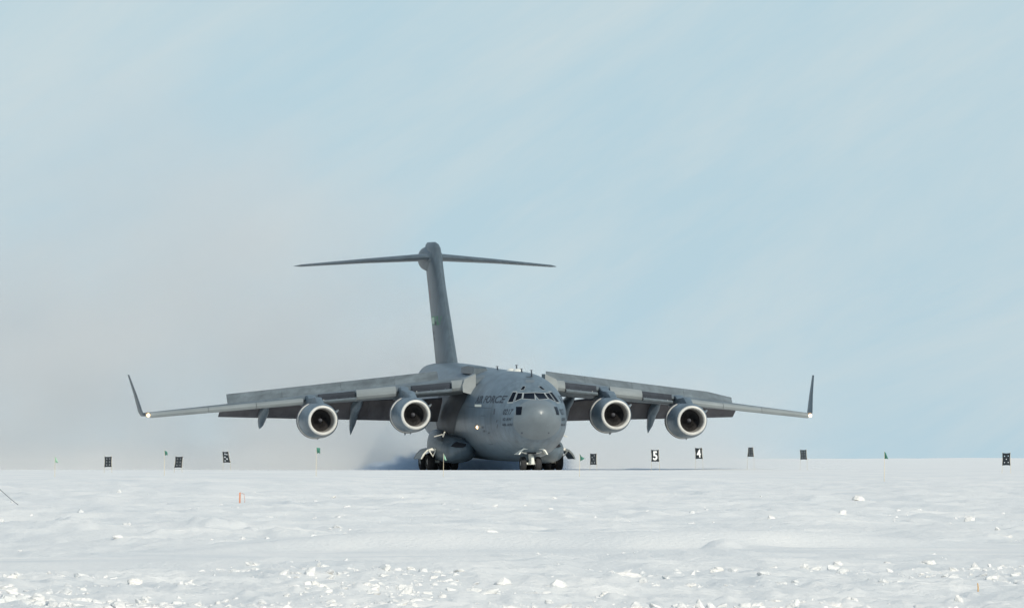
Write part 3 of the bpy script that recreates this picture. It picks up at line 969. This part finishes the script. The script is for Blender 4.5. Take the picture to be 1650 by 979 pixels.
# --- nose gear
g = MB().tube([(0, 4.6, 1.6), (0, 4.6, 0.55)], [0.17, 0.13], 12).tube([(-0.62, 4.6, 0.50), (0.62, 4.6, 0.50)], 0.10, 10)
g.tube([(0, 4.4, 1.3), (0.04, 4.05, 0.95), (0.08, 4.1, 0.45)], [0.08, 0.12, 0.16], 8)
ngear = g.build("nose_gear", M['white'], plane)
for x in (-0.56, 0.56):
    tyre(ngear, x, 4.6, 0.5, 0.42)
for s in (-1, 1):
    arc = [(0.42, 1.62), (0.7, 1.63), (0.92, 1.48), (1.10, 1.15), (1.02, 1.14), (0.86, 1.40), (0.68, 1.52), (0.42, 1.53)]
    MB().loft([[(s * x, y, z) for x, z in arc] for y in (3.3, 5.4)]).build("nose_gear_door", M['white'], ngear, smooth=False)
    MB().tube([(s * 0.35, 4.3, 1.25), (s * 0.75, 4.2, 1.36)], 0.07, 8).build("door_rod", M['white'], ngear)
    MB().lathe((s * 0.3, 4.1, 1.3), [(-0.06, 0.01), (-0.05, 0.09), (0.1, 0.1), (0.2, 0.06)], 'y', 12).build("taxi_lamp", M['hub'], ngear)
MB().box((-0.34, 4.0, 1.2), (0.34, 5.2, 1.75)).build("gear_bay", M['intake'], ngear, smooth=False)

# ------------------------------------------------------------------ markers and flags
def hole_panel(w, h, holes, th=0.012, skew=0.0, taper=0.0):
    """cloth panel with cut wind holes, centred on x, bottom at z=0; returns verts, faces"""
    cu = bpy.data.curves.new("panel", 'CURVE')
    cu.dimensions = '2D'
    cu.fill_mode = 'BOTH'
    cu.extrude = th / 2
    def sp(pts):
        s_ = cu.splines.new('POLY')
        s_.points.add(len(pts) - 1)
        for i, p in enumerate(pts):
            s_.points[i].co = (p[0], p[1], 0, 1)
        s_.use_cyclic_u = True
    m = 8
    sag = 0.05 * w
    pts = [(-w / 2 + w * i / m, 0.03 * h * math.sin(math.pi * i / m)) for i in range(m + 1)]
    pts += [(w / 2 - sag * math.sin(math.pi * i / m), h * i / m) for i in range(1, m)]
    pts += [(w / 2 - w * i / m, h - 0.035 * h * math.sin(math.pi * i / m)) for i in range(m + 1)]
    pts += [(-w / 2 + sag * math.sin(math.pi * i / m), h - h * i / m) for i in range(1, m)]
    sp(pts)
    for (cx, cz, r) in holes:
        sp([(cx * w + r * w * math.cos(2 * math.pi * k / 14), cz * h + r * w * math.sin(2 * math.pi * k / 14)) for k in range(14)])
    o = bpy.data.objects.new("panel", cu)
    COL.objects.link(o)
    me = bpy.data.meshes.new_from_object(o.evaluated_get(bpy.context.evaluated_depsgraph_get()))
    vs = []
    for v in me.vertices:
        x, z, y = v.co
        x = x * (1 - taper * z / h)
        vs.append((x + skew * z, y, z))
    fs = [tuple(p.vertices) for p in me.polygons]
    bpy.data.objects.remove(o)
    return vs, fs

DICE5 = [(-0.22, 0.74, 0.068), (0.24, 0.76, 0.068), (0.0, 0.5, 0.068), (-0.22, 0.24, 0.068), (0.24, 0.25, 0.068)]
DICE6 = [(-0.2, 0.78, 0.068), (0.22, 0.78, 0.068), (-0.2, 0.5, 0.068), (0.22, 0.5, 0.068), (-0.2, 0.22, 0.068), (0.22, 0.22, 0.068)]
DICE_S = [(0.16, 0.80, 0.068), (-0.18, 0.66, 0.068), (0.05, 0.46, 0.068), (-0.2, 0.2, 0.068), (0.2, 0.22, 0.068)]
SIGNS = [
    # px centre, top, bottom, width, base row, holes, number, skew, taper, lean, label
    (174, 735, 752, 11.5, 761, DICE6, None, 0.02, 0.0, 0, "black perforated marker panel on two poles, leftmost of all the panels"),
    (287, 735, 753, 12, 761, DICE6, None, 0.10, 0.0, 0, "black perforated marker panel between the leftmost panel and the one under the left wingtip flap"),
    (365.5, 727, 745, 11.5, 758, [(-0.1, 0.78, 0.12), (0.2, 0.74, 0.1), (-0.16, 0.5, 0.12), (0.1, 0.34, 0.13), (-0.2, 0.18, 0.1)], None, -0.14, 0.18, 0, "black marker panel with narrowed top on long legs, nearest the left engines"),
    (956, 730, 748.5, 10.5, 758, DICE_S, None, 0.0, 0.0, 0, "black perforated marker panel just right of the aircraft's open wheel door"),
    (1056, 724, 743.5, 12.5, 759, [], "5", -0.04, 0.0, 0, "black panel with a bold white figure 5, nearest to the inner right engine"),
    (1126.5, 721, 739, 11.5, 757, [], "4", -0.06, 0.0, 0, "black panel showing a white figure 4, just beneath the outer right engine"),
    (1209.5, 720, 735.5, 10.5, 757, DICE6, None, 0.0, 0.3, 0, "black trapezoid marker panel between figure 4 and the right wingtip"),
    (1295, 724, 740, 10.5, 757, DICE6, None, -0.05, 0.0, 0, "black perforated marker panel under the right wingtip lamp"),
    (1621.5, 729, 749.5, 13, 762, DICE5, None, 0.0, 0.0, 0, "black marker panel with five round holes at the far right edge"),
]
for (px, top, bot, w_, brow, holes, number, skew, taper, lean, label) in SIGNS:
    d = dist_for_row(brow)
    k = d / F
    X = at(px, d)
    g0 = gz(X, d)
    zb_ = CAMZ + (HOR - bot) * k - g0
    zt_ = CAMZ + (HOR - top) * k - g0
    W_, H_ = w_ * k, zt_ - zb_
    root = empty("marker_panel", (X, d, g0), R(random.uniform(-8, 8)))
    tag(root, label, "marker", "black marker panels along the runway")
    vs, fs = hole_panel(W_, H_, holes, 0.015, skew, taper)
    vs = [(x, y, z + zb_) for x, y, z in vs]
    cloth = mesh_obj("cloth", vs, fs, M['blackcloth'], root, smooth=False)
    for s in (-1, 1):
        MB().tube([(s * W_ * 0.52 * 1.06, 0.03, -0.05), (s * W_ * 0.50, 0.03, zb_), (s * W_ * 0.48 * (1 - taper) + skew * H_, 0.03, zb_ + H_ * 1.08)], 0.010, 6).build("pole", M['bamboo'], root)
    if number:
        cu = bpy.data.curves.new("num", 'FONT')
        cu.body = number
        cu.offset = 0.03
        cu.extrude = 0.004
        to = bpy.data.objects.new("num", cu)
        COL.objects.link(to)
        me = bpy.data.meshes.new_from_object(to.evaluated_get(bpy.context.evaluated_depsgraph_get()))
        co = np.array([v.co[:] for v in me.vertices])
        f2 = [tuple(p.vertices) for p in me.polygons]
        bpy.data.objects.remove(to)
        mn, mx_ = co.min(0), co.max(0)
        v2 = []
        for c in co:
            a = (c[0] - mn[0]) / (mx_[0] - mn[0]) - 0.5
            b = (c[1] - mn[1]) / (mx_[1] - mn[1])
            z = H_ * (0.14 + 0.74 * b)
            v2.append((a * W_ * 0.56 + skew * z, -0.02 + c[2], z + zb_))
        mesh_obj("number", v2, f2, M['number'], cloth, smooth=False)

FLAGS = [
    # pole px, top row, base row, flag half-shape (px offsets from the pole top), material, label
    (88.5, 735, 769, [(0.4, 0), (3.2, 4), (5.4, 10.5), (2.6, 9.5), (0.4, 10)], 'mintflag', "pale green flag on a bamboo pole at the far left"),
    (265, 724.5, 766, [(0.2, 0.5), (4.5, 3), (5.5, 9), (3, 7.5), (1.2, 9.5)], 'greenflag', "green flag on a tall bamboo pole between two black panels"),
    (509.5, 720, 767, [(0.8, 0.6), (6.6, 1.2), (6.2, 7), (6.8, 10.5), (3.6, 9), (1.2, 10.5)], 'greenflag', "small green flag on a bamboo pole beneath the leftmost engine"),
    (714.5, 730.5, 768, [(0.4, 0), (3.2, 5), (5.2, 11), (2.8, 10.5), (0.4, 8)], 'mintflag', "pale green flag on a bamboo pole before the aircraft's wheels"),
    (934, 731, 767, [(0.4, 0), (3, 4), (8.4, 7), (5.5, 9), (1, 11.5)], 'greenflag', "ragged green flag on a bamboo pole right of the open wheel door"),
    (1425, 727, 776, [(0.2, 0), (2.4, 2), (4.2, 7), (6.4, 12), (3.2, 11.4), (0.4, 11.6)], 'greenflag', "dark green flag on a bamboo pole in the open snow far right"),
]
for (px, top, brow, shape, mt, label) in FLAGS:
    d = dist_for_row(brow)
    k = d / F
    X = at(px, d)
    g0 = gz(X, d)
    H_ = CAMZ + (HOR - top) * k - g0
    root = empty("flag_pole", (X, d, g0), 0)
    tag(root, label, "flag", "green flags on bamboo poles")
    MB().tube([(-0.008, 0, -0.1), (0.004, 0, H_ * 0.5), (0, 0, H_ + 0.02)], [0.014, 0.012, 0.008], 6).build("pole", M['bamboo'], root)
    # rippled cloth with thickness
    shape = [(a * k, H_ - b * k) for a, b in shape]
    n = len(shape)
    front = [(x, -0.012 - 0.05 * math.sin(7 * x / (k * 8) + i), z) for i, (x, z) in enumerate(shape)]
    back = [(x, y + 0.01, z) for x, y, z in front]
    cF = tuple(np.mean(np.array(front), 0) + np.array([0, -0.03, 0]))
    cB = (cF[0], cF[1] + 0.01, cF[2])
    fs = [(i, (i + 1) % n, 2 * n) for i in range(n)] + [(n + (i + 1) % n, n + i, 2 * n + 1) for i in range(n)]
    fs += [(i, n + i, n + (i + 1) % n, (i + 1) % n) for i in range(n)]
    mesh_obj("flag", front + back + [cF, cB], fs, M[mt], root, smooth=False)

# orange stake
d = dist_for_row(816); k = d / F
X = at(386.5, d); g0 = gz(X, d)
st = empty("orange_stake", (X, d, g0)); tag(st, "orange survey stake standing in the snow at left", "stake")
MB().prism([(-1.5 * k, 0, -0.06), (0.9 * k, 0, -0.06), (1.5 * k, 0, 25 * k), (-1.2 * k, 0, 24.2 * k)], (0, 0.02, 0)).build("slat", M['orange'], st, smooth=False)
MB().tube([(2.2 * k, 0.01, 23.5 * k), (6.5 * k, 0.0, 22.5 * k), (8 * k, 0.01, 12 * k), (7.4 * k, 0, 4 * k)], 0.006, 5).tube([(2 * k, 0, 1.2 * k), (8 * k, 0, 0.6 * k)], 0.005, 5).build("ribbon", M['orange'], st)
# bamboo stub
d = dist_for_row(958); k = d / F
X = at(1575.5, d); g0 = gz(X, d)
sb_ = MB().tube([(0, 0, -0.05), (0.004, 0, 8 * k), (-0.002, 0, 15 * k)], [0.009, 0.008, 0.007], 7).build("bamboo_stub", M['bamboo'])
sb_.location = (X, d, g0)
sb_.data.materials[0] = mat("weathered_bamboo", (0.55, 0.34, 0.14), 0.7, noise=0.25, nscale=20)
tag(sb_, "short tan bamboo stub in the snow at lower right", "stick")
# thin dark cable at the left edge
d = dist_for_row(815); k = d / F
pts = []
for (px, py) in [(-60, 700), (-30, 755), (0, 787), (18, 803), (34, 815.5)]:
    pts.append(((px - 34) * k, 0, (815.5 - py) * k - 0.02))
cb = MB().tube(pts, 0.010, 6).build("guy_cable", M['wire'])
X = at(34, d)
cb.location = (X, d, gz(X, d))
mbp = MB().tube([(pts[0][0], 0, -0.1), (pts[0][0], 0, pts[0][2] + 0.05)], 0.03, 8).build("post", M['bamboo'], cb)
tag(cb, "thin dark cable slanting down to the snow at the left edge", "cable")

# ------------------------------------------------------------------ snow blocks and clods
ico = bmesh.new()
bmesh.ops.create_icosphere(ico, subdivisions=2, radius=1)
ICO_V = np.array([v.co[:] for v in ico.verts]); ICO_F = np.array([[v.index for v in f.verts] for f in ico.faces])
ico.free()
ico = bmesh.new()
bmesh.ops.create_icosphere(ico, subdivisions=1, radius=1)
I1_V = np.array([v.co[:] for v in ico.verts]); I1_F = np.array([[v.index for v in f.verts] for f in ico.faces])
ico.free()
ico = bmesh.new()
bmesh.ops.create_icosphere(ico, subdivisions=4, radius=1)
I4_V = np.array([v.co[:] for v in ico.verts]); I4_F = [tuple(v.index for v in f.verts) for f in ico.faces]
ico.free()
def lump(seed, rough=0.35, base=I4_V):
    r = np.random.default_rng(seed)
    v = base.copy()
    disp = np.zeros(len(v))
    for _ in range(16):           # planar chops give broken-snow facets
        n = r.normal(size=3); n /= np.linalg.norm(n)
        t = r.uniform(0.55, 0.95)
        dd = v @ n
        v = v - np.outer(np.clip(dd - t, 0, None), n) * 0.9
    for f, a in ((2.5, 0.10), (6, 0.06), (13, 0.03)):
        ph = r.uniform(0, 6, 3)
        k = np.sin(v[:, 0] * f + ph[0]) * np.sin(v[:, 1] * f + ph[1]) + np.sin(v[:, 2] * f + ph[2] + v[:, 0] * f * 0.7)
        v = v * (1 + a * rough * k[:, None])
    return v
BLOCKS = [
    # px, base row, width px, height px, label
    (1571, 919, 26, 22, "largest white snow block with a dark pebble at its foot, lower right"),
    (1614, 909, 22, 10, "low wedge of snow right of the largest snow block"),
    (1561, 845, 30, 13, "boxy white snow block in mid snow field near the right edge"),
    (1601, 845, 8, 8, "small round snow lump right of the boxy snow block"),
    (897, 944, 42, 18, "broad humped snow block in the foreground below the aircraft's nose"),
    (866, 942, 24, 11, "smaller snow block touching the left side of the broad humped block"),
    (1010, 933, 66, 12, "long flat slab of snow right of the broad humped block"),
    (1236, 919, 38, 14, "low jagged snow slab under the figure 4 marker side of the foreground"),
    (1350, 920, 20, 10, "small snow block between the jagged slab and the two-part block"),
    (1495, 911, 30, 10, "two-part low snow block left of the largest snow block"),
    (1429, 910, 14, 9, "lone small snow block standing at the rear edge of the right foreground"),
    (1155, 921, 22, 8, "flat oval snow lump left of the low jagged slab"),
    (1545, 974, 16, 16, "upright snow lump at the bottom right beside the bamboo stub"),
    (1113, 945, 20, 8, "wedge-shaped snow lump in the foreground right of the long flat slab"),
    (708, 945, 16, 14, "rounded snow block in the foreground centre-left, rear of a pair"),
    (713, 962, 18, 9, "low snow lump in the foreground centre-left, front of a pair"),
    (974, 962, 17, 9, "rounded snow lump at the bottom below the long flat slab"),
    (1384, 811, 22, 9, "bright snow lump far back in the snow field on the right"),
    (1243, 838, 18, 9, "slanted small snow lump in the mid snow field under the right wing"),
    (214, 940, 26, 10, "pale snow lump in the foreground at left"),
    (56, 972, 34, 15, "wide snow lump in the bottom left corner"),
]
for i, (px, brow, wpx, hpx, label) in enumerate(BLOCKS):
    d = dist_for_row(brow)
    # refine to the real ground
    for _ in range(25):
        X = at(px, d)
        row = HOR + F * (CAMZ - gz(X, d)) / d
        d *= 1 + 0.35 * (row - brow) / max(30, brow - HOR)
    X = at(px, d); k = d / F
    smooth_m = (wpx == 64)
    v = lump(100 + i, 0.15 if smooth_m else 1.1)
    w_, h_ = wpx * k / 2, hpx * k
    v = v * np.array([w_ * 1.08, w_ * 0.9, h_ * 0.85])
    v[:, 2] = v[:, 2] + h_ * 0.22
    if smooth_m:
        v[:, 1] *= 2.2
    v[:, 2] = np.maximum(v[:, 2], -0.06)
    o = mesh_obj("snow_mound" if smooth_m else "snow_block", v, I4_F, M['clod'], None, angle=32, recalc=False)
    o.location = (X, d, gz(X, d))
    tag(o, label, "snow mound" if smooth_m else "snow block", None if smooth_m else "snow blocks broken from the berm")
# pebble
d = dist_for_row(918) * 0.985; X = at(1562.5, d); k = d / F
pv = lump(900, 0.5) * np.array([2.4 * k, 2.4 * k, 1.6 * k])
o = mesh_obj("pebble", pv, I4_F, M['stone'], None, recalc=False)
o.location = (X, d, gz(X, d) + 1.2 * k)
tag(o, "tiny dark pebble beside the largest snow block", "pebble")

# the countless small clods
proto = [lump(500 + i, 1.3, ICO_V) for i in range(14)]
proto_s = [lump(700 + i, 0.6, I1_V) for i in range(14)]
Vs, Fs, off = [], [], 0
NCL = 16000
iu = rng.uniform(1 / 640.0, 1 / 196.0, NCL * 5)
dcl = 1 / iu
ucl = rng.uniform(-0.044, 0.044, NCL * 5)
xcl = ucl * dcl
clus = 1.5 * fbm(xcl / 2.4, dcl / 9.0, 3, 31) + 0.7 * fbm(xcl / 9, dcl / 22, 2, 35)
near_w = np.where(dcl < 268, 1.0, 0.30)
keep = (clus > rng.uniform(-0.1, 0.65, NCL * 5)) & (smooth_band(xcl, dcl) < 0.35) & (rng.random(NCL * 5) < near_w)
xcl, dcl = xcl[keep][:NCL], dcl[keep][:NCL]
zcl = ground(xcl, dcl)
for i in range(len(xcl)):
    big = i < 6000
    sz = (0.014 + 0.075 * rng.random() ** 3.6) if big else (0.008 + 0.014 * rng.random())
    if dcl[i] > 330:
        sz *= 1.25
    v = (proto if big else proto_s)[i % 14] * np.array([sz * rng.uniform(0.9, 2.3), sz * rng.uniform(0.8, 1.6), sz * rng.uniform(0.55, 1.05)])
    a = rng.uniform(0, 6.28)
    c, s_ = math.cos(a), math.sin(a)
    tl = rng.normal(0, 0.35)
    v = np.stack([v[:, 0] * math.cos(tl) - v[:, 2] * math.sin(tl), v[:, 1], v[:, 0] * math.sin(tl) + v[:, 2] * math.cos(tl)], -1)
    v = np.stack([v[:, 0] * c - v[:, 1] * s_, v[:, 0] * s_ + v[:, 1] * c, v[:, 2]], -1)
    Vs.append(v + np.array([xcl[i], dcl[i], zcl[i] - sz * 0.12]))
    Fs.append((ICO_F if big else I1_F) + off)
    off += len(v)
cl = fast_mesh("snow_clods", np.concatenate(Vs), np.concatenate(Fs), M['crust'], smooth=False)
cl["kind"] = "stuff"
cl["label"] = "scattered small clods of broken snow over the foreground"

# ------------------------------------------------------------------ blown snow
def volume_box(name, lo, hi, build):
    mbv = MB().box(lo, hi)
    m = bpy.data.materials.new(name + "_volume")
    m.use_nodes = True
    nt = m.node_tree
    for n in list(nt.nodes):
        nt.nodes.remove(n)
    out = nt.nodes.new("ShaderNodeOutputMaterial")
    pv = nt.nodes.new("ShaderNodeVolumePrincipled")
    nt.links.new(pv.outputs["Volume"], out.inputs["Volume"])
    geo = nt.nodes.new("ShaderNodeNewGeometry")
    sep = nt.nodes.new("ShaderNodeSeparateXYZ")
    nt.links.new(geo.outputs["Position"], sep.inputs["Vector"])
    build(nt, pv, geo, sep)
    o = mbv.build(name, m, smooth=False)
    o["kind"] = "stuff"
    return o
def mrange(nt, src, a, b, c, d, smooth=True):
    n = nt.nodes.new("ShaderNodeMapRange")
    n.interpolation_type = 'SMOOTHSTEP' if smooth else 'LINEAR'
    n.clamp = True
    n.inputs["From Min"].default_value = a
    n.inputs["From Max"].default_value = b
    n.inputs["To Min"].default_value = c
    n.inputs["To Max"].default_value = d
    nt.links.new(src, n.inputs["Value"])
    return n.outputs["Result"]
def mth(nt, op, a, b):
    n = nt.nodes.new("ShaderNodeMath")
    n.operation = op
    for i, v in enumerate((a, b)):
        if isinstance(v, (int, float)):
            n.inputs[i].default_value = v
        else:
            nt.links.new(v, n.inputs[i])
    return n.outputs[0]
def nnoise(nt, geo, scale, detail=3, off=(0, 0, 0)):
    mp = nt.nodes.new("ShaderNodeMapping")
    mp.inputs["Scale"].default_value = scale
    mp.inputs["Location"].default_value = off
    nz = nt.nodes.new("ShaderNodeTexNoise")
    nz.inputs["Scale"].default_value = 1
    nz.inputs["Detail"].default_value = detail
    nz.inputs["Roughness"].default_value = 0.55
    nt.links.new(geo.outputs["Position"], mp.inputs["Vector"])
    nt.links.new(mp.outputs["Vector"], nz.inputs["Vector"])
    return nz.outputs["Fac"]

def plume(nt, pv, geo, sep):
    pv.inputs["Color"].default_value = (0.90, 0.905, 0.905, 1)
    pv.inputs["Anisotropy"].default_value = 0.12
    X, Y, Z = sep.outputs
    Zr = mth(nt, 'SUBTRACT', Z, RUNZ)
    # the high thin cloud: its top falls away to the right and far left
    hl = mrange(nt, X, -60, -22, 24, 31)
    hr = mrange(nt, X, -22, 8, 1.0, 0.22)
    H = mth(nt, 'MULTIPLY', hl, hr)
    nz = nnoise(nt, geo, (0.06, 0.03, 0.08), 4)
    ztop = mth(nt, 'ADD', Zr, mth(nt, 'MULTIPLY', mth(nt, 'SUBTRACT', nz, 0.5), -20))
    vert = mrange(nt, mth(nt, 'DIVIDE', ztop, H), 0.0, 1.1, 1, 0)
    n2 = mrange(nt, nnoise(nt, geo, (0.10, 0.05, 0.12), 3, (5, 3, 1)), 0.3, 0.7, 0.2, 1.6)
    lay = mrange(nt, Zr, 0.3, 2.6, 2.2, 1.0)
    hi = mth(nt, 'MULTIPLY', mth(nt, 'MULTIPLY', vert, n2), lay)
    hi = mth(nt, 'MULTIPLY', hi, mrange(nt, Y, 1440, 1450, 0, 1))
    hi = mth(nt, 'MULTIPLY', hi, mrange(nt, X, 8, 27, 1, 0))
    hi = mth(nt, 'MULTIPLY', hi, 0.048)
    nt.links.new(hi, pv.inputs["Density"])
vol = volume_box("blown_snow_cloud", (-85, 1441, RUNZ - 0.5), (30, 1500, RUNZ + 40), plume)
vol["label"] = "thin grey cloud of blown snow drifting up behind the aircraft"
vol.data.materials[0].cycles.volume_step_rate = 0.7

def spray(nt, pv, geo, sep):
    pv.inputs["Color"].default_value = (0.66, 0.76, 0.88, 1)  # bluish shade of the aircraft put into the spray's own colour
    pv.inputs["Anisotropy"].default_value = 0.25
    X, Y, Z = sep.outputs
    Zr = mth(nt, 'SUBTRACT', Z, RUNZ)
    # the dense low spray behind the wheels
    ns = nnoise(nt, geo, (0.65, 0.35, 1.0), 4, (2, 7, 4))
    left = mrange(nt, X, -12.5, -7.0, 0, 1)
    right = mrange(nt, X, 1.0, 5.0, 1, 0)
    top = mth(nt, 'ADD', mrange(nt, X, -11.0, -6.0, 0.35, 1.35), mth(nt, 'MULTIPLY', mth(nt, 'SUBTRACT', ns, 0.5), 2.8))
    v2 = mrange(nt, mth(nt, 'DIVIDE', Zr, mth(nt, 'MAXIMUM', top, 0.1)), 0.4, 1.0, 1, 0)
    lo = mth(nt, 'MULTIPLY', mth(nt, 'MULTIPLY', left, right), v2)
    lo = mth(nt, 'MULTIPLY', lo, mth(nt, 'MULTIPLY', mrange(nt, Y, 1424.5, 1428, 0, 1), mrange(nt, Y, 1434, 1438.5, 1, 0)))
    lo = mth(nt, 'MULTIPLY', lo, 0.7)
    nt.links.new(lo, pv.inputs["Density"])
vol2 = volume_box("snow_spray", (-13, 1424, RUNZ - 0.4), (5.5, 1439, RUNZ + 3.4), spray)
vol2["label"] = "bluish spray of snow in the shade behind the main wheels"
vol2.data.materials[0].cycles.volume_step_rate = 0.7
